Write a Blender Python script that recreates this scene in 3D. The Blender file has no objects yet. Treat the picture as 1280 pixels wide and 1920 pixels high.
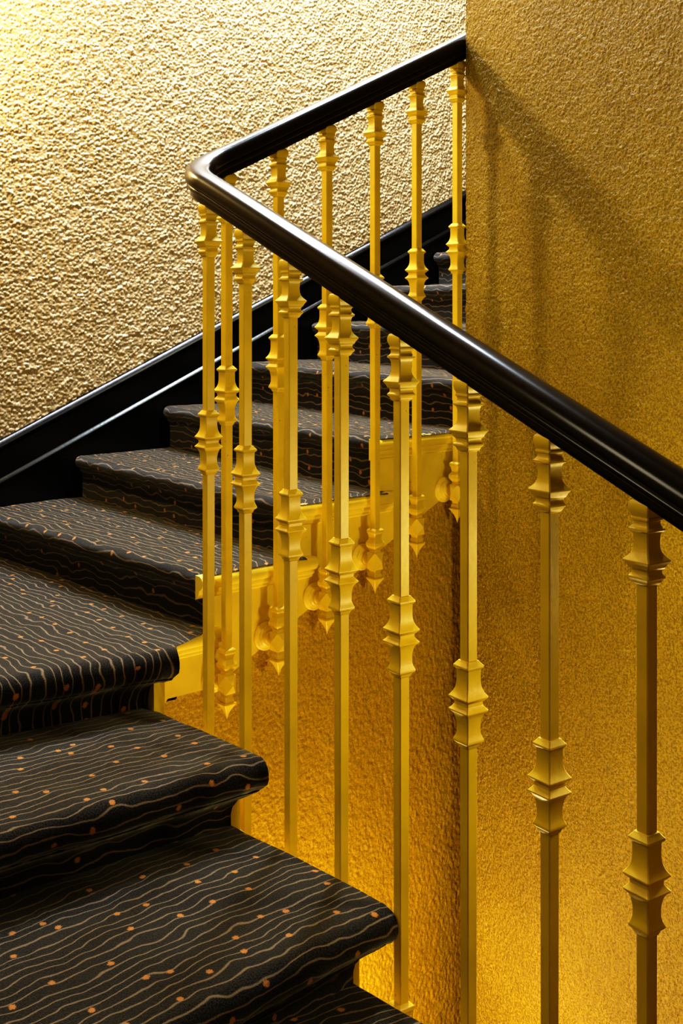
import bpy, bmesh, math, random
import numpy as np
from mathutils import Vector, Matrix

random.seed(7)
K = 0.6                     # metres per drawing unit
FPX, HORIZON = 2270.0, 568.0
FLOOR = -4.6                # floor height below the eye, drawing units
CAMZ = -FLOOR * K
SC = bpy.context.scene
COL = SC.collection

def W(X, Z, H):             # drawing units (right, away, up from eye) -> world metres
    return (X * K, Z * K, CAMZ + H * K)

def V2(*a): return np.array(a, float)

# ------------------------------------------------------------------ object helpers
def put(o, parent=None):
    COL.objects.link(o)
    if parent is not None:
        o.parent = parent
    return o

def mesh_obj(name, verts, faces, mat, parent=None, smooth=False, uvs=None, angle=None):
    me = bpy.data.meshes.new(name)
    me.from_pydata([tuple(v) for v in verts], [], [tuple(f) for f in faces])
    if uvs is not None:
        uvl = me.uv_layers.new(name='UVMap')
        li = np.empty(len(me.loops), dtype=np.int32)
        me.loops.foreach_get('vertex_index', li)
        uvl.data.foreach_set('uv', np.asarray(uvs, dtype=np.float32)[li].ravel())
    if mat is not None:
        me.materials.append(mat)
    bm = bmesh.new(); bm.from_mesh(me)
    bmesh.ops.recalc_face_normals(bm, faces=bm.faces)
    if angle is not None:
        for f in bm.faces: f.smooth = True
        for e in bm.edges:
            if len(e.link_faces) == 2 and e.calc_face_angle(0) > math.radians(angle):
                e.smooth = False
    elif smooth:
        for f in bm.faces: f.smooth = True
    bm.to_mesh(me); bm.free()
    return put(bpy.data.objects.new(name, me), parent)

def empty(name, loc=(0, 0, 0), parent=None):
    o = bpy.data.objects.new(name, None)
    o.empty_display_size = 0.1
    o.location = loc
    return put(o, parent)

def tag(o, label=None, cat=None, group=None, kind=None):
    if label: o['label'] = label
    if cat: o['category'] = cat
    if group: o['group'] = group
    if kind: o['kind'] = kind
    return o

# ------------------------------------------------------------------ node helpers
def new_mat(name):
    m = bpy.data.materials.new(name); m.use_nodes = True
    nt = m.node_tree
    b = nt.nodes['Principled BSDF']
    return m, nt, b

def N(nt, typ, **kw):
    n = nt.nodes.new(typ)
    for k, v in kw.items():
        if k in n.inputs.keys() if isinstance(k, str) else False:
            n.inputs[k].default_value = v
        else:
            setattr(n, k, v)
    return n

def math_node(nt, op, a, b=None, c=None):
    n = nt.nodes.new('ShaderNodeMath'); n.operation = op
    for i, x in enumerate((a, b, c)):
        if x is None: continue
        if isinstance(x, (int, float)): n.inputs[i].default_value = x
        else: nt.links.new(x, n.inputs[i])
    return n.outputs[0]

def mix_col(nt, fac, a, b, blend='MIX'):
    n = nt.nodes.new('ShaderNodeMix'); n.data_type = 'RGBA'; n.blend_type = blend
    for i, x in ((0, fac), (6, a), (7, b)):
        if isinstance(x, (int, float)): n.inputs[i].default_value = x
        elif isinstance(x, tuple): n.inputs[i].default_value = (*x, 1) if len(x) == 3 else x
        else: nt.links.new(x, n.inputs[i])
    return n.outputs[2]

def noise(nt, vec, scale, detail=3, rough=0.5):
    n = nt.nodes.new('ShaderNodeTexNoise')
    n.inputs['Scale'].default_value = scale
    n.inputs['Detail'].default_value = detail
    n.inputs['Roughness'].default_value = rough
    if vec is not None: nt.links.new(vec, n.inputs['Vector'])
    return n

def objcoord(nt):
    return nt.nodes.new('ShaderNodeTexCoord').outputs['Object']

def smoothstep_node(nt, x, lo, hi):
    n = nt.nodes.new('ShaderNodeMapRange'); n.interpolation_type = 'SMOOTHSTEP'
    n.inputs['From Min'].default_value = lo; n.inputs['From Max'].default_value = hi
    nt.links.new(x, n.inputs['Value'])
    return n.outputs['Result']

# ------------------------------------------------------------------ materials
def stucco_mat(name, c_lo, c_hi, rough, spec, grain, bump, speck=0.2):
    m, nt, b = new_mat(name)
    co = objcoord(nt)
    n1 = noise(nt, co, 3.0, 2)
    n2 = noise(nt, co, grain, 3, 0.6)
    c = mix_col(nt, smoothstep_node(nt, n1.outputs['Fac'], 0.3, 0.7), c_lo, c_hi)
    dk = mix_col(nt, 1.0, c, (0.42, 0.36, 0.22), 'MULTIPLY')
    g = smoothstep_node(nt, n2.outputs['Fac'], 0.36, 0.62)
    c = mix_col(nt, g, mix_col(nt, speck, c, dk), c)
    nt.links.new(c, b.inputs['Base Color'])
    b.inputs['Roughness'].default_value = rough
    b.inputs['Specular IOR Level'].default_value = spec
    bp = nt.nodes.new('ShaderNodeBump'); bp.inputs['Strength'].default_value = bump
    bp.inputs['Distance'].default_value = 0.004
    nt.links.new(n2.outputs['Fac'], bp.inputs['Height'])
    nt.links.new(bp.outputs['Normal'], b.inputs['Normal'])
    return m

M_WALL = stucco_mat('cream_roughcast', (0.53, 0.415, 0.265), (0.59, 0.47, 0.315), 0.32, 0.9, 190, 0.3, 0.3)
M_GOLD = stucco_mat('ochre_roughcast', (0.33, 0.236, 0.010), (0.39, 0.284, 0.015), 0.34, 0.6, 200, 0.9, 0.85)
M_OCHRE = stucco_mat('ochre_render', (0.53, 0.345, 0.02), (0.61, 0.405, 0.03), 0.40, 0.5, 190, 0.5, 0.45)

def paint_mat(name, base, dirt, rough):
    m, nt, b = new_mat(name)
    co = objcoord(nt)
    n1 = noise(nt, co, 9.0, 3)
    n2 = noise(nt, co, 60.0, 3, 0.6)
    c = mix_col(nt, smoothstep_node(nt, n1.outputs['Fac'], 0.35, 0.7), base, tuple(x * 0.88 for x in base))
    chip = smoothstep_node(nt, n2.outputs['Fac'], 0.71, 0.76)
    c = mix_col(nt, math_node(nt, 'MULTIPLY', chip, 0.6), c, dirt)
    nt.links.new(c, b.inputs['Base Color'])
    b.inputs['Roughness'].default_value = rough
    b.inputs['Specular IOR Level'].default_value = 0.5
    bp = nt.nodes.new('ShaderNodeBump'); bp.inputs['Strength'].default_value = 0.12
    bp.inputs['Distance'].default_value = 0.002
    n3 = noise(nt, co, 90.0, 2)
    nt.links.new(n3.outputs['Fac'], bp.inputs['Height'])
    nt.links.new(bp.outputs['Normal'], b.inputs['Normal'])
    return m

M_YEL = paint_mat('yellow_gloss_paint', (0.78, 0.57, 0.04), (0.30, 0.16, 0.02), 0.42)
M_STRING = paint_mat('yellow_string_paint', (0.87, 0.68, 0.075), (0.12, 0.06, 0.012), 0.45)
M_BLACK = paint_mat('black_gloss_paint', (0.006, 0.006, 0.007), (0.03, 0.03, 0.03), 0.24)

def rail_mat():
    m, nt, b = new_mat('dark_varnished_wood')
    co = objcoord(nt)
    n1 = noise(nt, co, 6.0, 3)
    c = mix_col(nt, smoothstep_node(nt, n1.outputs['Fac'], 0.35, 0.7), (0.010, 0.0065, 0.004), (0.018, 0.011, 0.006))
    nt.links.new(c, b.inputs['Base Color'])
    b.inputs['Roughness'].default_value = 0.21
    b.inputs['Specular IOR Level'].default_value = 0.28
    b.inputs['Coat Weight'].default_value = 0.0
    b.inputs['Coat Roughness'].default_value = 0.12
    return m
M_RAIL = rail_mat()

def carpet_mat():
    m, nt, b = new_mat('wavy_line_carpet')
    uv = nt.nodes.new('ShaderNodeUVMap'); uv.uv_map = 'UVMap'
    sep = nt.nodes.new('ShaderNodeSeparateXYZ'); nt.links.new(uv.outputs[0], sep.inputs[0])
    u, v = sep.outputs[0], sep.outputs[1]
    cmb = nt.nodes.new('ShaderNodeCombineXYZ')
    nt.links.new(math_node(nt, 'MULTIPLY', u, 11.0), cmb.inputs[0])
    nt.links.new(math_node(nt, 'MULTIPLY', v, 16.0), cmb.inputs[1])
    wv = noise(nt, cmb.outputs[0], 1.0, 1.0, 0.35)
    cm2 = nt.nodes.new('ShaderNodeCombineXYZ')
    nt.links.new(math_node(nt, 'MULTIPLY', u, 34.0), cm2.inputs[0])
    nt.links.new(math_node(nt, 'MULTIPLY', v, 30.0), cm2.inputs[1])
    wv2 = noise(nt, cm2.outputs[0], 1.0, 0.0)
    pitch = 0.0225
    wob = math_node(nt, 'ADD', math_node(nt, 'MULTIPLY', math_node(nt, 'SUBTRACT', wv.outputs['Fac'], 0.5), 1.9),
                    math_node(nt, 'MULTIPLY', math_node(nt, 'SUBTRACT', wv2.outputs['Fac'], 0.5), 0.28))
    ph = math_node(nt, 'ADD', math_node(nt, 'DIVIDE', v, pitch), wob)
    fr = math_node(nt, 'ABSOLUTE', math_node(nt, 'SUBTRACT', math_node(nt, 'FRACT', ph), 0.5))
    tuft = noise(nt, uv.outputs[0], 330.0, 2, 0.75)
    fr = math_node(nt, 'ADD', fr, math_node(nt, 'MULTIPLY', math_node(nt, 'SUBTRACT', tuft.outputs['Fac'], 0.5), 0.19))
    line = math_node(nt, 'SUBTRACT', 1.0, smoothstep_node(nt, fr, 0.03, 0.115))
    # flecks sit midway between lines
    cm3 = nt.nodes.new('ShaderNodeCombineXYZ')
    nt.links.new(math_node(nt, 'MULTIPLY', u, 11.5), cm3.inputs[0])
    nt.links.new(math_node(nt, 'MULTIPLY', v, 11.0), cm3.inputs[1])
    vo = nt.nodes.new('ShaderNodeTexVoronoi'); vo.voronoi_dimensions = '2D'
    vo.inputs['Scale'].default_value = 1.0; vo.inputs['Randomness'].default_value = 0.75
    nt.links.new(cm3.outputs[0], vo.inputs['Vector'])
    dot = math_node(nt, 'SUBTRACT', 1.0, smoothstep_node(nt, math_node(nt, 'ADD', vo.outputs['Distance'],
                    math_node(nt, 'MULTIPLY', math_node(nt, 'SUBTRACT', tuft.outputs['Fac'], 0.5), 0.13)), 0.055, 0.078))
    base = mix_col(nt, smoothstep_node(nt, tuft.outputs['Fac'], 0.3, 0.7), (0.0034, 0.0031, 0.0028), (0.042, 0.038, 0.034))
    c = mix_col(nt, math_node(nt, 'MULTIPLY', line, 0.9), base, (0.20, 0.148, 0.096))
    c = mix_col(nt, math_node(nt, 'MULTIPLY', dot, 0.9), c, (0.42, 0.19, 0.055))
    nt.links.new(c, b.inputs['Base Color'])
    b.inputs['Roughness'].default_value = 0.95
    b.inputs['Specular IOR Level'].default_value = 0.1
    b.inputs['Sheen Weight'].default_value = 0.38
    b.inputs['Sheen Roughness'].default_value = 0.4
    bp = nt.nodes.new('ShaderNodeBump'); bp.inputs['Strength'].default_value = 0.5
    bp.inputs['Distance'].default_value = 0.002
    nt.links.new(tuft.outputs['Fac'], bp.inputs['Height'])
    nt.links.new(bp.outputs['Normal'], b.inputs['Normal'])
    return m
M_CARPET = carpet_mat()

def plain_mat(name, col, rough=0.7):
    m, nt, b = new_mat(name)
    n1 = noise(nt, objcoord(nt), 4.0, 3)
    c = mix_col(nt, n1.outputs['Fac'], tuple(x * 0.85 for x in col), col)
    nt.links.new(c, b.inputs['Base Color'])
    b.inputs['Roughness'].default_value = rough
    return m
M_FLOOR = plain_mat('ochre_floor', (0.42, 0.25, 0.05), 0.5)
M_CEIL = plain_mat('cream_ceiling', (0.7, 0.62, 0.48))

# ------------------------------------------------------------------ plan geometry
def unit(v): return v / np.linalg.norm(v)
NB, ND = V2(0.689, 2.7887), unit(V2(-0.17, 0.2411))       # lower flight rail line, uphill direction
FB, FD = V2(-0.061, 5.146), unit(V2(0.752, 0.659))        # upper flight rail line, uphill direction
NL, FL = V2(-ND[1], ND[0]), V2(-FD[1], FD[0])             # towards the stair side (away from the well)
NSP, WALLW, NEARW = 0.295, 2.16, 2.62

def line_x(B, D, p1, p2):                                 # intersection of two lines
    A = np.array([D, -p2]).T
    s = np.linalg.solve(A, p1 - B)
    return B + D * s[0]

def hit_px(B, D, px):                                     # distance along a line where it shows at column px
    k = (px - 640) / FPX
    return (k * B[1] - B[0]) / (D[0] - k * D[1])

CORNER = line_x(NB, ND, FB, FD)
SN, SF = (CORNER - NB) @ ND, (CORNER - FB) @ FD           # corner along both lines
TURN = math.acos(ND @ FD)

class Path:
    """lower line, rounded corner, upper line, offset o towards the stairs; s = 0 at the corner tangent"""
    def __init__(self, o, r, a0, u1, n=14):
        nb, fb = NB + NL * o, FB + FL * o
        c = line_x(nb, ND, fb, FD)
        tl = r * math.tan(TURN / 2)
        p0, p1 = c - ND * tl, c + FD * tl
        cen = p0 - NL * r
        self.a0, self.u1 = a0, u1
        self.p0, self.p1, self.cen, self.r, self.o = p0, p1, cen, r, o
        self.al = (p0 - nb) @ ND; self.ul = (p1 - fb) @ FD
        self.arc = r * TURN
        self.nb, self.fb = nb, fb
    def s_near(self, a): return a - self.al
    def s_far(self, u): return self.arc + u - self.ul
    def at(self, s):                                      # point, tangent, normal to the stair side
        if s <= 0:
            return self.p0 + ND * s, ND, NL
        if s >= self.arc:
            return self.p1 + FD * (s - self.arc), FD, FL
        th = s / self.r
        n = NL * math.cos(th) + ND * math.sin(th)
        t = ND * math.cos(th) - NL * math.sin(th)
        return self.cen + n * self.r, t, n
    def samples(self, s0, s1, step=0.25, arcn=16):
        ss = [s0, s1] + [x for x in np.linspace(0, self.arc, arcn) if s0 < x < s1]
        x = s0
        while x < s1:
            ss.append(x); x += step
        ss = sorted(set(round(float(q), 5) for q in ss))
        return ss

# balusters: column in the photograph and row of the ball top
NEAR = [(1212, 937), (1030, 812), (878, 710), (752, 627), (640, 555), (545, 487), (460, 428), (391, 381)]
FAR = [(425, 330), (522, 280), (613, 235), (703, 188), (781, 152), (857, 118)]
na = [hit_px(NB, ND, x) for x, y in NEAR]
fu = [hit_px(FB, FD, x) for x, y in FAR]
nh = [(HORIZON - y) / FPX * (NB + ND * a)[1] for a, (x, y) in zip(na, NEAR)]
fh = [(HORIZON - y) / FPX * (FB + FD * u)[1] for u, (x, y) in zip(fu, FAR)]
NFIT = np.polyfit(na, nh, 1)
FFIT = np.polyfit(fu, fh, 1)
RAILP = Path(0.0, 0.25, -2, 2)
def top_h(s):                                             # height of the baluster tops along the rail path
    hn = lambda q: np.polyval(NFIT, q + RAILP.al)
    hf = lambda q: np.polyval(FFIT, q - RAILP.arc + RAILP.ul)
    e = 0.10
    if s <= -e: return hn(s)
    if s >= RAILP.arc + e: return hf(s)
    t = (s + e) / (RAILP.arc + 2 * e)
    h0, h1 = hn(-e), hf(RAILP.arc + e)
    m0, m1 = NFIT[0] * (RAILP.arc + 2 * e), FFIT[0] * (RAILP.arc + 2 * e)
    return (2*t**3-3*t**2+1)*h0 + (t**3-2*t**2+t)*m0 + (-2*t**3+3*t**2)*h1 + (t**3-t**2)*m1

# ------------------------------------------------------------------ roughcast walls
def vnoise(x, y, seed):
    xi, yi = np.floor(x).astype(np.int64), np.floor(y).astype(np.int64)
    fx, fy = x - xi, y - yi
    def h(a, b):
        n = (a * 374761393 + b * 668265263 + seed * 974634777) & 0xffffffff
        n = ((n ^ (n >> 13)) * 1274126177) & 0xffffffff
        n = (n ^ (n >> 16)) & 0xffff
        return n / 65535.0
    fx = fx*fx*fx*(fx*(fx*6-15)+10); fy = fy*fy*fy*(fy*(fy*6-15)+10)
    a = h(xi, yi)*(1-fx) + h(xi+1, yi)*fx
    b = h(xi, yi+1)*(1-fx) + h(xi+1, yi+1)*fx
    return a*(1-fy) + b*fy

def hash2(a, b, seed):
    n = (a * 374761393 + b * 668265263 + seed * 974634777) & 0xffffffff
    n = ((n ^ (n >> 13)) * 1274126177) & 0xffffffff
    return (n ^ (n >> 16)) & 0xffff

def pebbles(x, y, cell, seed):                            # rounded lumps with creases between them, 0..1
    gx, gy = x/cell, y/cell
    xi, yi = np.floor(gx).astype(np.int64), np.floor(gy).astype(np.int64)
    best = np.zeros_like(gx)
    for dx in (-1, 0, 1):
        for dy in (-1, 0, 1):
            cx, cy = xi+dx, yi+dy
            px = cx + hash2(cx, cy, seed)/65535.0
            py = cy + hash2(cx, cy, seed+17)/65535.0
            hgt = 0.35 + 0.65*hash2(cx, cy, seed+31)/65535.0
            d2 = (gx-px)**2 + (gy-py)**2
            best = np.maximum(best, hgt*np.clip(1 - d2/0.62, 0, 1))
    return best

def rough(x, y, cell, seed):                              # x, y in metres -> 0..1 spatter
    n = vnoise(x/cell*0.45, y/cell*0.45, seed+3)
    return 0.55*pebbles(x, y, cell, seed) + 0.27*pebbles(x, y, cell*0.55, seed+50) + 0.30*n*n

def axis(lo, a, b, hi, fine, coarse):
    parts = []
    if a > lo: parts.append(np.arange(lo, a, coarse))
    parts.append(np.arange(a, b, fine))
    if hi > b: parts.append(np.arange(b, hi, coarse))
    return np.append(np.concatenate(parts), hi)

def sheet(name, P, nrm, rows, cols, amp, cell, seed, mat, lx, ly, parent=None):
    """P[rows, cols, 3] world points; displaced along nrm by roughcast noise; one connected sheet"""
    h = rough(lx, ly, cell, seed)
    P = P + nrm * (h * amp)[..., None]
    me = bpy.data.meshes.new(name)
    nv = rows * cols
    idx = np.arange(nv).reshape(rows, cols)
    q = np.stack([idx[:-1, :-1], idx[:-1, 1:], idx[1:, 1:], idx[1:, :-1]], -1).reshape(-1, 4)
    me.vertices.add(nv); me.vertices.foreach_set('co', P.reshape(-1).astype(np.float32))
    me.loops.add(q.size); me.loops.foreach_set('vertex_index', q.reshape(-1).astype(np.int32))
    me.polygons.add(len(q))
    me.polygons.foreach_set('loop_start', np.arange(0, q.size, 4, dtype=np.int32))
    me.polygons.foreach_set('use_smooth', np.ones(len(q), dtype=bool))
    me.materials.append(mat)
    me.update(calc_edges=True); me.validate()
    return put(bpy.data.objects.new(name, me), parent)

def straight_wall(name, B, D, nrm, a, h, amp, cell, seed, mat):
    """vertical wall: plan base B, direction D, coordinates a along and h up (drawing units)"""
    A, Hh = np.meshgrid(a, h)
    P = np.stack([(B[0]+D[0]*A)*K, (B[1]+D[1]*A)*K, CAMZ+Hh*K], -1)
    o = sheet(name, P, np.array([nrm[0], nrm[1], 0.0]), len(h), len(a), amp, cell, seed, mat, A*K, Hh*K)
    return tag(o, kind='structure')

CEILH = 4.3
# far wall behind the upper flight
BWB = FB + FL * WALLW
LW_P = NB + NL * NEARW
BW_CORNER = line_x(BWB, FD, LW_P, ND)
bc = (BW_CORNER - BWB) @ FD
straight_wall('wall_back', BWB, FD, -FL,
              axis(bc, -0.72, 3.35, 5.2, 0.0043, 0.06), axis(FLOOR, -1.0, 2.45, CEILH, 0.0043, 0.06),
              0.0125, 0.0106, 3, M_WALL)
# wall beside the lower flight (outside the frame on the left)
lc = (BW_CORNER - LW_P) @ ND
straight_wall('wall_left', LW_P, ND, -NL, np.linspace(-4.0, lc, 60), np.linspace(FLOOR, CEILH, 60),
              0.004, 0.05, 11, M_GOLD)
# ochre wall closing the well on the right: starts where the upper rail dies into it
GU = hit_px(FB + FL * -0.055, FD, 874)
GP = FB + FL * -0.055 + FD * GU
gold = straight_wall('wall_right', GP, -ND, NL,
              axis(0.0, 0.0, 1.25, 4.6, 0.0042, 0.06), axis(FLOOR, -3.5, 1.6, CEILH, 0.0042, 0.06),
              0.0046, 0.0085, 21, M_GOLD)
# its return along the upper flight (faces the stairs)
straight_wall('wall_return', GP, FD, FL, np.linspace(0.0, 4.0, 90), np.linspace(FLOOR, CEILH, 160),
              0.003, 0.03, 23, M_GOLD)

# floor and ceiling
def slab(name, z0, z1, mat):
    x0, x1, y0, y1 = -4.2, 4.6, -2.4, 7.6
    v = [(x, y, z) for z in (z0, z1) for x, y in ((x0, y0), (x1, y0), (x1, y1), (x0, y1))]
    f = [(0,1,2,3), (4,5,6,7), (0,1,5,4), (1,2,6,5), (2,3,7,6), (3,0,4,7)]
    return tag(mesh_obj(name, v, f, mat), kind='structure')
slab('floor', -0.1, 0.0, M_FLOOR)
slab('ceiling', CAMZ + CEILH*K, CAMZ + CEILH*K + 0.1, M_CEIL)

# ------------------------------------------------------------------ skirting on the far wall
def sweep(name, pts, prof, mat, parent=None, angle=35, cap=True):
    """pts: list of (origin world Vector, side axis Vector, up axis Vector); prof: closed list of (side, up)"""
    n = len(prof); v = []; f = []
    for o, a, b in pts:
        for p, q in prof: v.append(o + a*p + b*q)
    for i in range(len(pts)-1):
        for j in range(n):
            k = (j+1) % n
            f.append((i*n+j, i*n+k, (i+1)*n+k, (i+1)*n+j))
    if cap:
        f.append(tuple(range(n))); f.append(tuple((len(pts)-1)*n+j for j in range(n)))
    return mesh_obj(name, v, f, mat, parent, angle=angle)

def vec(p, h): return Vector(W(p[0], p[1], h))
WREF = 1.676                                               # shift from wall coordinate t to along coordinate u
def skirt_top(t): return max(0.17 + 0.428*t, -1.0)
sk_t = [bc - WREF + 0.01, (-1.17)/0.428, -2.0, -1.0, 0.0, 1.0, 2.0, 3.3]
def skirt_line(dh, off):
    out = []
    for t in sk_t:
        p = BWB + FD*(t + WREF) - FL*off
        out.append((vec(p, skirt_top(t) + dh), Vector((-FL[0], -FL[1], 0)) * K, Vector((0, 0, K))))
    return out
bb = sweep('baseboard_back', skirt_line(0, 0.004),
           [(0, -0.62), (0.030, -0.62), (0.030, -0.045), (0.022, -0.035), (0, -0.035)], M_BLACK)
tag(bb, kind='structure')
sweep('top_moulding', skirt_line(0, 0.004),
      [(0, -0.036), (0.034, -0.036), (0.048, -0.026), (0.052, -0.014), (0.046, -0.004), (0.032, 0.0), (0.024, 0.010), (0.014, 0.016), (0, 0.016)], M_BLACK, bb)
sweep('middle_moulding', skirt_line(-0.212, 0.030),
      [(0.0, -0.020), (0.010, -0.017), (0.020, -0.004), (0.020, 0.006), (0.012, 0.018), (0.0, 0.028)], M_BLACK, bb)

SO = 0.09                                                  # string face offset from the rail line
def string_bottom(s_rail): return top_h(s_rail) - 2.055
def rail_s_of(path, s):                                    # matching position on the rail path
    if s <= 0: return min(0.0, path.al + s - RAILP.al)
    if s >= path.arc: return max(RAILP.arc, RAILP.arc + (path.ul + s - path.arc) - RAILP.ul)
    return s / path.arc * RAILP.arc

# ------------------------------------------------------------------ staircase
stairs = empty('staircase', W(*CORNER, FLOOR))
tag(stairs, 'winding staircase in dark wavy-striped carpet with yellow tread ends around the well', 'staircase')
def world_child(o):                                       # children are modelled in world space
    o.parent = stairs; o.matrix_parent_inverse = Matrix.Translation(-stairs.location); return o

def pt_far(u, o): return FB + FL*o + FD*u
def pt_near(a, o): return NB + NL*o + ND*a

# nosing lines: (level, inner point, outer point)
LV = {'Y': -1.75, 'Z': -1.525, 'A': -1.30, 'B': -1.08, 'C': -0.85, 'D': -0.607, 'E': -0.365, 'F': -0.125, 'G': 0.115, 'H': 0.355, 'I': 0.60}
def plan_px(x, y, lev):                                    # plan point of a pixel seen at a known level
    Z = lev / (HORIZON - y) * FPX
    return V2((x-640)/FPX*Z, Z)
NEARG = 0.62
steps = []                                                 # (key, level, inner nose, outer nose, kind)
yI = plan_px(747, 1705, LV['Y']); zI = plan_px(504, 1424, LV['Z']); aI = plan_px(337, 1220, LV['A'])
def near_outer(I, px, py, lev):
    d = unit(plan_px(px, py, lev) - I)
    t = (NEARW - 0.05 - (I - NB) @ NL) / (d @ NL)
    return I + d*t
yO = near_outer(yI, 340, 1920, LV['Y']); zO = near_outer(zI, 0, 1572, LV['Z']); aO = near_outer(aI, 0, 1277, LV['A'])
nl = 12
for k in range(nl, 0, -1):
    off = -ND*NEARG*k
    steps.append((f'low{k}', LV['Y'] + (FLOOR - LV['Y'])*k/(nl+1), yI + off, pt_near((yI-NB)@ND - NEARG*k - 0.0, NEARW-0.05), 'near'))
steps.append(('Y', LV['Y'], yI, yO, 'near'))
steps.append(('Z', LV['Z'], zI, zO, 'near'))
steps.append(('A', LV['A'], aI, aO, 'corner'))
FI = {'B': -0.60, 'C': -0.135, 'D': 0.335, 'E': 0.875, 'F': 1.27, 'G': 1.74, 'H': 2.21, 'I': 2.68}
FO = {'B': -0.62, 'C': -0.03, 'D': 0.545, 'E': 1.118, 'F': 1.676, 'G': 2.236, 'H': 2.80, 'I': 3.36}
CARP = 0.050
for kx in 'BCDEFGHI':
    steps.append((kx, LV[kx], pt_far(FI[kx], CARP), pt_far(FO[kx], WALLW-0.045), 'far'))

SETB = {'near': 0.10, 'corner': 0.10, 'far': 0.045}        # how far the riser stands back from the nose
INSET = {'near': 0.085, 'corner': 0.085, 'far': 0.062}     # how far the riser end stands back from the tread end
def riser_line(i):
    key, lev, I, O, kind = steps[i]
    d = unit(O - I); f = V2(d[1], -d[0])
    if f @ (ND if kind != 'far' else FD) < 0: f = -f
    return I + f*SETB[kind] + d*(INSET[kind] if kind != 'far' else 0.0), O + f*SETB[kind]

def nose_profile(kind, rise):
    """(depth fraction marker, depth, height, inset fraction) from riser foot to tread back"""
    b = SETB[kind]; out = []
    if kind == 'far':
        r = 0.034
        out += [(b, -rise-0.02, 1.0), (b, -0.125, 1.0), (b-0.004, -0.10, 1.0), (b-0.012, -0.085, 0.7)]
    else:
        r = 0.055
        out += [(b, -rise-0.02, 1.0), (b, -0.185, 1.0), (b-0.004, -0.165, 0.96), (b-0.018, -0.142, 0.8), (b-0.045, -0.122, 0.45), (b-0.066, -0.110, 0.2)]
    for a in np.linspace(-70, 90, 9):
        out.append((r - r*math.cos(math.radians(a)), -r + r*math.sin(math.radians(a)), (0.12 if a < -40 else 0.0) if kind != 'far' else (1.0 if a < 0 else (0.5 if a < 40 else 0.1 if a < 80 else 0.0))))
    return out, r

rng = np.random.default_rng(3)
def build_step(i):
    key, lev, I, O, kind = steps[i]
    prev = steps[i-1][1] if i else FLOOR
    rise = lev - prev
    prof, r = nose_profile(kind, rise)
    d = unit(O - I); f = V2(d[1], -d[0])
    if f @ (ND if kind != 'far' else FD) < 0: f = -f
    nq = 90
    if i + 1 < len(steps):
        RI, RO = riser_line(i+1)
    else:
        RI, RO = pt_far(FI['I']+0.5, CARP), pt_far(FO['I']+0.55, WALLW-0.045)
    nk = steps[i+1][4] if i+1 < len(steps) else 'far'
    e = unit(RI-RO)
    RIx = RI                                               # the tread runs to its own cut end at the back
    qs = np.linspace(0, 1, nq)
    V = []; UV = []
    back = 14
    for q in qs:
        F0 = I + (O-I)*q
        if kind == 'corner':
            if q <= 0.62: Kp = RIx + (RO-RIx)*(q/0.62)
            else: Kp = RO + (BW_CORNER + FD*0.10 - FL*0.08 - RO)*((q-0.62)/0.38)
        else:
            Kp = RIx + (RO-RIx)*q
        ring = []
        lenI = np.linalg.norm(O-I)
        for (dep, h, ins) in prof:
            shift = INSET[kind]*ins*max(0.0, 1 - q*lenI/0.4) if q*lenI < 0.4 and kind != 'far' else (INSET[kind]*ins if kind == 'far' and q == 0 else (max(0.0, INSET[kind]*ins - q*lenI) if kind == 'far' else 0.0))
            p = F0 + f*dep + d*shift
            ring.append((p, lev + h))
        p_nose = ring[-1][0]
        for t in np.linspace(0, 1, back+1)[1:]:
            ring.append((p_nose + (Kp + f*0.02 - p_nose)*t, lev))
        # soften and lump the pile a little
        acc = 0.0; last = None
        for j, (p, h) in enumerate(ring):
            if last is not None:
                acc += math.hypot(np.linalg.norm(p-last[0]), h-last[1])
            last = (p, h)
            sag = 0.0028*math.sin(q*23+i*1.7)*math.sin(q*9+j*0.4) + rng.normal(0, 0.0011)
            V.append(W(p[0], p[1], h + sag - (0.003 if q == 0 else 0)))
            if kind == 'corner':
                w_along = (p - FB) @ FD; w_cross = (p - FB) @ FL
                UV.append(((w_cross + (h-lev))*K, w_along*K))
            else:
                UV.append((q*lenI*K + i*1.37, acc*K + i*0.53))
        # underside
        V.append(W(*(Kp + f*0.02), lev - (0.010 if kind != 'near' else 0.06))); UV.append((0, 0))
        bfoot = ring[0][0] + f*0.02
        if kind != 'near':
            V.append(W(*(ring[len(prof)-1][0] + (d*max(0.0, INSET[kind] - q*lenI) + f*0.05 if kind == 'far' else f*0.03)), lev - 0.014)); UV.append((0, 0))
        V.append(W(*bfoot, lev - rise - 0.02)); UV.append((0, 0))
    n = len(prof) + back + (3 if kind != 'near' else 2)
    Fc = []
    for a in range(nq-1):
        for j in range(n):
            k = (j+1) % n
            Fc.append((a*n+j, a*n+k, (a+1)*n+k, (a+1)*n+j))
    Fc.append(tuple(range(n))); Fc.append(tuple((nq-1)*n+j for j in range(n)))
    o = mesh_obj('carpeted_step', V, Fc, M_CARPET, None, uvs=UV, angle=50)
    return world_child(o)

step_objs = {}
for i in range(len(steps)):
    step_objs[steps[i][0]] = build_step(i)

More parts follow.
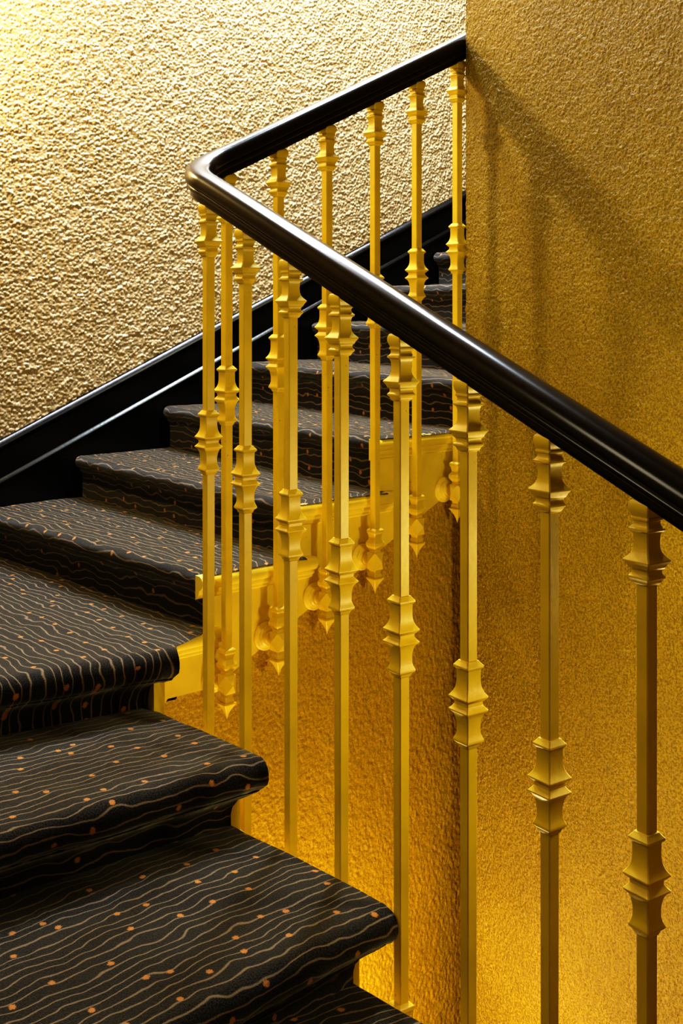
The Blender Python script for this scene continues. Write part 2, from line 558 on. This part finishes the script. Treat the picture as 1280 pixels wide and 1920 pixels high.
# string (outer stringer) on the well side, stepped along its top
STR = Path(SO, 0.10, -2, 2)
def lvl_at(s):                                             # tread level over the string at path position s
    lev = None
    for key, l, I, O, kind in steps:
        if riser_s[key] <= s: lev = l
    return lev if lev is not None else steps[0][1]
riser_s = {}
for key, l, I, O, kind in steps:
    if kind == 'near': riser_s[key] = STR.s_near((I-NB) @ ND + SETB[kind])
    elif kind == 'corner': riser_s[key] = -0.05
    else: riser_s[key] = STR.s_far(FI[key] + SETB['far'] + 0.005)
def string_low(path, s):                                   # lower edge of the string
    h = string_bottom(rail_s_of(path, s))
    if s < 0: h = min(h, lvl_at(s - (path.al - STR.al)) - 0.23)
    return max(h, FLOOR + 0.01)
a_lo = (steps[0][2]-NB) @ ND + 0.2
s_lo, s_hi = STR.s_near(a_lo), STR.s_far(GU + 0.45)
ss = STR.samples(s_lo, s_hi, 0.12, 18)
for key in riser_s:
    if s_lo < riser_s[key] < s_hi: ss += [riser_s[key]-0.0015, riser_s[key]+0.0015]
ss = sorted(set(ss))
V = []; Fc = []
for s in ss:
    p, t, n_ = STR.at(s)
    hb_ = string_low(STR, s); ht = max(lvl_at(s) - 0.03, hb_ + 0.02)
    p2 = p + n_*0.045
    V += [W(*p, hb_), W(*p, ht), W(*p2, ht), W(*p2, hb_)]
for i in range(len(ss)-1):
    for j in range(4):
        k = (j+1) % 4
        Fc.append((i*4+j, i*4+k, (i+1)*4+k, (i+1)*4+j))
Fc.append((0, 1, 2, 3)); Fc.append(tuple((len(ss)-1)*4+j for j in range(4)))
string = world_child(mesh_obj('string_board', V, Fc, M_STRING, None, angle=30))
string['label'] = 'yellow painted string board on the well side'

# rendered wall under the string, following the turn
UND = Path(SO + 0.010, 0.10, -2, 2)
s0, s1 = UND.s_near(-3.2), UND.s_far(GU + 0.5)
sv = np.unique(np.round(np.concatenate([np.arange(s0, UND.s_near(1.6), 0.05), np.arange(UND.s_near(1.6), s1, 0.0048), [s1]]), 5))
fr = [UND.at(s) for s in sv]
hb = np.array([string_low(UND, s) - (0.002 if s > 0.2 else 0.012) if s > -1.0 else min(string_low(UND, s), string_low(UND, s-0.05), string_low(UND, s+0.05)) - 0.012 for s in sv])
rowsf = np.concatenate([np.linspace(0, 0.78, 440), np.linspace(0.78, 1, 16)[1:]])
pts = np.array([f[0] for f in fr]); nn = np.array([f[2] for f in fr])
Hgrid = hb[None, :] + (FLOOR - hb[None, :]) * rowsf[:, None]
P = np.stack([np.broadcast_to(pts[None, :, 0]*K, Hgrid.shape), np.broadcast_to(pts[None, :, 1]*K, Hgrid.shape), CAMZ+Hgrid*K], -1)
S2 = np.broadcast_to(sv[None, :]*K, Hgrid.shape)
nr = np.broadcast_to(np.stack([-nn[:, 0], -nn[:, 1], 0*nn[:, 0]], -1)[None], P.shape)
tag(sheet('wall_under_stairs', P, nr, len(rowsf), len(sv), 0.0042, 0.0100, 31, M_OCHRE, S2, Hgrid*K), kind='structure')

# returned nosings (yellow tread ends)
cap_prof = [(0.0, -0.003), (0.030, -0.003), (0.042, -0.010), (0.049, -0.024), (0.050, -0.036), (0.045, -0.050), (0.036, -0.057),
            (0.026, -0.059), (0.026, -0.064), (0.024, -0.074), (0.018, -0.080), (0.015, -0.082), (0.013, -0.092), (0.004, -0.098), (0.0, -0.100)]
def end_cap(key, sA, sB):
    lev = LV[key]
    pts_ = []
    for s in STR.samples(sA, sB, 0.1, 18):
        p, t, n_ = STR.at(s)
        pts_.append((vec(p, lev), Vector((-n_[0], -n_[1], 0))*K, Vector((0, 0, K))))
    o = sweep('tread_end', pts_, cap_prof, M_STRING, None, angle=40)
    o.parent = step_objs[key]                              # steps stay at the world origin under the staircase
    o['label'] = 'yellow moulded tread end'
    return o
end_cap('A', -0.02, STR.s_far(FI['B'] + 0.13))
for k1, k2 in zip('BCDE', 'CDEF'):
    end_cap(k1, STR.s_far(FI[k1] - 0.012), STR.s_far(min(FI[k2] + 0.12, GU + 0.4)))

# ------------------------------------------------------------------ railing
railing = empty('stair_railing', W(*CORNER, -1.5))
tag(railing, 'dark wooden handrail on yellow square balusters, turning round the open stairwell', 'railing')
TINV = Matrix.Translation(-railing.location)

# handrail
half = [(0.0, 0.108), (0.014, 0.1072), (0.028, 0.103), (0.040, 0.095), (0.049, 0.083), (0.054, 0.069), (0.0545, 0.058), (0.051, 0.050),
        (0.045, 0.0465), (0.0435, 0.044), (0.046, 0.041), (0.047, 0.035), (0.044, 0.028), (0.037, 0.023), (0.033, 0.021), (0.033, 0.018), (0.034, 0.012), (0.032, 0.004), (0.028, -0.002)]
prof = half + [(-x, y) for x, y in reversed(half[1:])]
rs0 = RAILP.s_near(na[0] - 1.6*NSP - 0.1); rs1 = RAILP.s_far(GU + 0.35)
rss = RAILP.samples(rs0, rs1, 0.06, 26)
rp = []
for s in rss:
    p, t, n_ = RAILP.at(s)
    h = top_h(s)
    sl = (top_h(s+0.01) - top_h(s-0.01))/0.02
    T = Vector((t[0], t[1], sl)).normalized()
    A = Vector((n_[0], n_[1], 0))
    U = T.cross(A); U = U if U.z > 0 else -U
    rp.append((vec(p, h), A*K, U*K))
hr = sweep('handrail', rp, prof, M_RAIL, None, angle=38)
hr.parent = railing; hr.matrix_parent_inverse = TINV
hr['label'] = 'dark varnished moulded handrail'

# baluster: square-section turning; (crop row, half width) read from the foremost one
def hs(px): return px * 1.078e-4
rows_top = [(296,110),(304,170),(320,225),(345,258),(380,279),(420,285),(460,282),(500,268),(535,247),(562,232),(575,230),(580,243),(600,250),(620,243),(628,222),(650,212),(690,216),(715,235),
            (738,264),(748,285),(775,285),(785,270),(800,240),(830,222),(860,212),(950,205),(1040,212),(1090,228),(1130,255),(1170,300),(1205,348),(1218,365),(1236,365),(1252,345),(1290,310),(1320,292),
            (1345,275),(1362,246),(1385,236),(1420,240),(1440,255),(1460,285),(1485,287),(1505,262),(1520,240),(1545,228),(1575,205),(1588,178),(1596,162)]
rows_mid = [(150,160),(156,195),(185,220),(236,282),(262,287),(280,272),(300,240),(320,228),(500,226),(580,234),(640,252),(700,285),(750,330),(781,365),(800,365),(812,345),(850,300),(868,265),(925,262),(940,275),
            (980,315),(1015,365),(1035,362),(1060,322),(1090,285),(1150,250),(1250,226),(1320,220),(1420,224),(1480,245),(1530,275),(1552,287),(1575,285),(1595,255),(1620,215),(1650,202),(1680,182),(1690,162)]
prof_b = [((c-290)/6512, hs(w)) for c, w in rows_top] + [((c+5120-290)/6512, hs(w)) for c, w in rows_mid]
def lower(c): return (760 + c/5.333 - 152)/413.0
rows_low = [(900,50),(906,70),(918,85),(940,86),(958,72),(1000,62),(1022,78),(1042,94),(1068,93),(1090,75),(1106,57),(1134,57)]
prof_l = [(lower(c), c2*3.244e-4) for c, c2 in rows_low]
prof_k = [(lower(c), w*3.244e-4) for c, w in [(1128,50),(1136,82),(1298,82),(1306,62),(1328,54),(1346,68),(1368,70),(1376,62)]]
prof_f = [(lower(c), w*3.244e-4) for c, w in [(1372,55),(1380,90),(1388,92),(1402,78),(1425,58),(1452,38),(1480,22),(1508,10),(1530,2)]]

def square_lathe(profile, ch=0.0028, pyramid=None, ext=0.0):
    """rings of a chamfered square; local units metres, z down from the top"""
    v = []; f = []
    for t, w in profile:
        c = min(ch, w*0.3)
        for sx, sy in ((1,-1),(1,1),(-1,1),(-1,-1)):
            pr = [(sx*w, sy*(w-c)), (sx*(w-c), sy*w)]
            if (sx, sy) in ((1, 1), (-1, -1)): pass
            else: pr.reverse()
            for x, y in pr: v.append((x*K, y*K, -t*K))
    n = 8
    for i in range(len(profile)-1):
        for j in range(n):
            k = (j+1) % n
            f.append((i*n+j, i*n+k, (i+1)*n+k, (i+1)*n+j))
    f.append(tuple(range(n))); f.append(tuple((len(profile)-1)*n+j for j in range(n)))
    return v, f

def make_mesh(name, v, f, mat, angle=28):
    o = mesh_obj(name, v, f, mat, None, angle=angle)
    return o

def block_geo():
    v, f = square_lathe(prof_k)
    t0, t1, w = prof_k[1][0], prof_k[2][0], prof_k[1][1]
    # raise a shallow pyramid on each flank of the cube
    q = []
    for face in f:
        if len(face) == 4:
            zs = sorted(v[i][2] for i in face)
            xs = [v[i][0] for i in face]; ys = [v[i][1] for i in face]
            tall = abs(zs[0] - zs[-1]) > 0.6*(t1-t0)*K
            wide = max(max(xs)-min(xs), max(ys)-min(ys)) > w*K
            if tall and wide:
                cx, cy, cz = sum(xs)/4, sum(ys)/4, sum(v[i][2] for i in face)/4
                l = math.hypot(cx, cy); g = (l + 0.017*K)/l
                v.append((cx*g, cy*g, cz)); k = len(v)-1
                for a in range(4): q.append((face[a], face[(a+1) % 4], k))
                continue
        q.append(face)
    return v, q

def lathe_geo(profile, seg=28):
    v = []; f = []
    for x, r in profile:
        for j in range(seg):
            a = 2*math.pi*j/seg
            v.append((x*K, r*K*math.cos(a), r*K*math.sin(a)))
    for i in range(len(profile)-1):
        for j in range(seg):
            k = (j+1) % seg
            f.append((i*seg+j, i*seg+k, (i+1)*seg+k, (i+1)*seg+j))
    f.append(tuple(range(seg))); f.append(tuple((len(profile)-1)*seg+j for j in range(seg)))
    return v, f

def shaft_mesh(ext):
    return square_lathe(prof_b + [(t+ext, w) for t, w in prof_l])

# boss on the string that carries each baluster: local x runs from the baluster to the string
GAP = SO
ros_prof = [(0.0445, 0.010), (0.0448, 0.014), (0.0455, 0.022), (0.047, 0.026), (0.053, 0.026), (0.056, 0.034), (0.062, 0.038), (0.066, 0.044), (0.072, 0.046),
            (0.076, 0.052), (0.080, 0.058), (0.082, 0.060), (0.0885, 0.060)]
mesh_cache = {}
def baluster(px, path_s, ext, D, tilt=0.0):
    p, t, n_ = RAILP.at(path_s)
    h = top_h(path_s) + 0.006
    o = bpy.data.objects.new('baluster', mesh_cache[ext]['shaft'])
    put(o, railing); o.matrix_parent_inverse = TINV
    o.location = W(p[0], p[1], h)
    o.rotation_euler = (0, tilt, math.atan2(D[1], D[0]))
    for nm in ('bracket_block', 'drop_finial'):
        c = bpy.data.objects.new(nm, mesh_cache[ext][nm]); put(c, o)
    return o, p, h, n_

for ext in (0.0, 0.065, 0.11, 0.14, 0.27):
    a = {}
    v, f = shaft_mesh(ext); m = make_mesh('baluster_source', v, f, M_YEL); a['shaft'] = m.data; bpy.data.objects.remove(m)
    v, f = block_geo(); v = [(x, y, z-ext*K) for x, y, z in v]
    m = make_mesh('block_source', v, f, M_YEL, 12); a['bracket_block'] = m.data; bpy.data.objects.remove(m)
    v, f = square_lathe(prof_f); v = [(x, y, z-ext*K) for x, y, z in v]
    m = make_mesh('finial_source', v, f, M_YEL, 20); a['drop_finial'] = m.data; bpy.data.objects.remove(m)
    mesh_cache[ext] = a
v, f = lathe_geo(ros_prof); m = make_mesh('rosette_source', v, f, M_STRING, 25); ROS = m.data; bpy.data.objects.remove(m)

def rosette(p, h, n_, ext):
    o = bpy.data.objects.new('rosette', ROS)
    put(o, string)
    hh = h - 2.022 - ext
    loc = Vector(W(p[0], p[1], hh))
    o.location = loc
    o.rotation_euler = (0, 0, math.atan2(n_[1], n_[0]))

bal = []
for (px, py), a in zip([(None, None)] + NEAR, [na[0] - NSP] + na):
    bal.append((px, RAILP.s_near(a), {545: 0.14, 640: 0.14, 460: 0.27, 391: 0.11}.get(px, 0.065), ND))
for (px, py), u in zip(FAR, fu):
    bal.append((px, RAILP.s_far(u), 0.0, FD))
for px, s, ext, D in bal:
    o, p, h, n_ = baluster(px, s, ext, D)
    if ext < 0.1: rosette(p, h, n_, ext)

# ------------------------------------------------------------------ light
def point(name, loc, energy, color, radius):
    l = bpy.data.lights.new(name, 'POINT'); l.energy = energy; l.color = color; l.shadow_soft_size = radius
    o = bpy.data.objects.new(name, l); o.location = loc; return put(o)
def area(name, loc, target, sx, sy, energy, color):
    l = bpy.data.lights.new(name, 'AREA'); l.shape = 'RECTANGLE'; l.size = sx; l.size_y = sy; l.energy = energy; l.color = color
    o = bpy.data.objects.new(name, l); o.location = loc
    o.rotation_euler = (Vector(target) - Vector(loc)).to_track_quat('-Z', 'Y').to_euler()
    return put(o)
lamp = V2(-2.0, 5.6)
point('wall_lamp_light', W(*lamp, 1.75), 58, (1.0, 0.77, 0.36), 0.05)
sk = area('skylight', W(*pt_far(1.35, WALLW-0.36), CEILH-0.05), W(0, 0, 0), 2.3, 0.22, 180, (0.80, 0.86, 1.0))
sk.rotation_euler = (0, 0, math.atan2(FD[1], FD[0]))
ss_ = area('small_skylight', W(0.45, 6.4, CEILH-0.03), W(0, 0, 0), 0.75, 0.16, 115, (0.74, 0.88, 1.0))
ss_.rotation_euler = (0, 0, math.radians(59))
area('left_fill_light', W(-2.0, 2.4, 1.3), W(0.6, 4.0, -0.8), 0.4, 0.4, 7.5, (1.0, 0.90, 0.66))  # unseen fill added on the left to brighten the balusters, no real lamp
point('well_pendant_light', W(1.3, 3.45, -0.9), 18, (1.0, 0.88, 0.50), 0.08)
point('lower_landing_lamp', W(*pt_far(-0.50, -0.33), -3.25), 33, (1.0, 0.86, 0.46), 0.05)

wd = bpy.data.worlds.new('stairwell_ambient'); SC.world = wd; wd.use_nodes = True
wd.node_tree.nodes['Background'].inputs['Color'].default_value = (1.0, 0.86, 0.62, 1)
wd.node_tree.nodes['Background'].inputs['Strength'].default_value = 0.03

# ------------------------------------------------------------------ camera
cam = bpy.data.cameras.new('camera')
cam.sensor_fit = 'VERTICAL'; cam.sensor_height = 36.0
cam.lens = FPX/1920*36.0
cam.shift_y = -(960 - HORIZON)/1920
cam.clip_start = 0.02
co = bpy.data.objects.new('camera', cam)
co.location = (0, 0, CAMZ); co.rotation_euler = (math.pi/2, 0, 0)
put(co); SC.camera = co

SC.view_settings.view_transform = 'Standard'
SC.view_settings.look = 'None'
SC.view_settings.exposure = 0.0
SC.view_settings.gamma = 1.0
SC.view_settings.use_curve_mapping = True                  # a little contrast, as a print would have
cm = SC.view_settings.curve_mapping
cv = cm.curves[3]
cv.points[0].location = (0, 0); cv.points[1].location = (1, 1)
for x, y in ((0.04, 0.012), (0.15, 0.098), (0.35, 0.335), (0.65, 0.71)):
    cv.points.new(x, y)
cm.update()
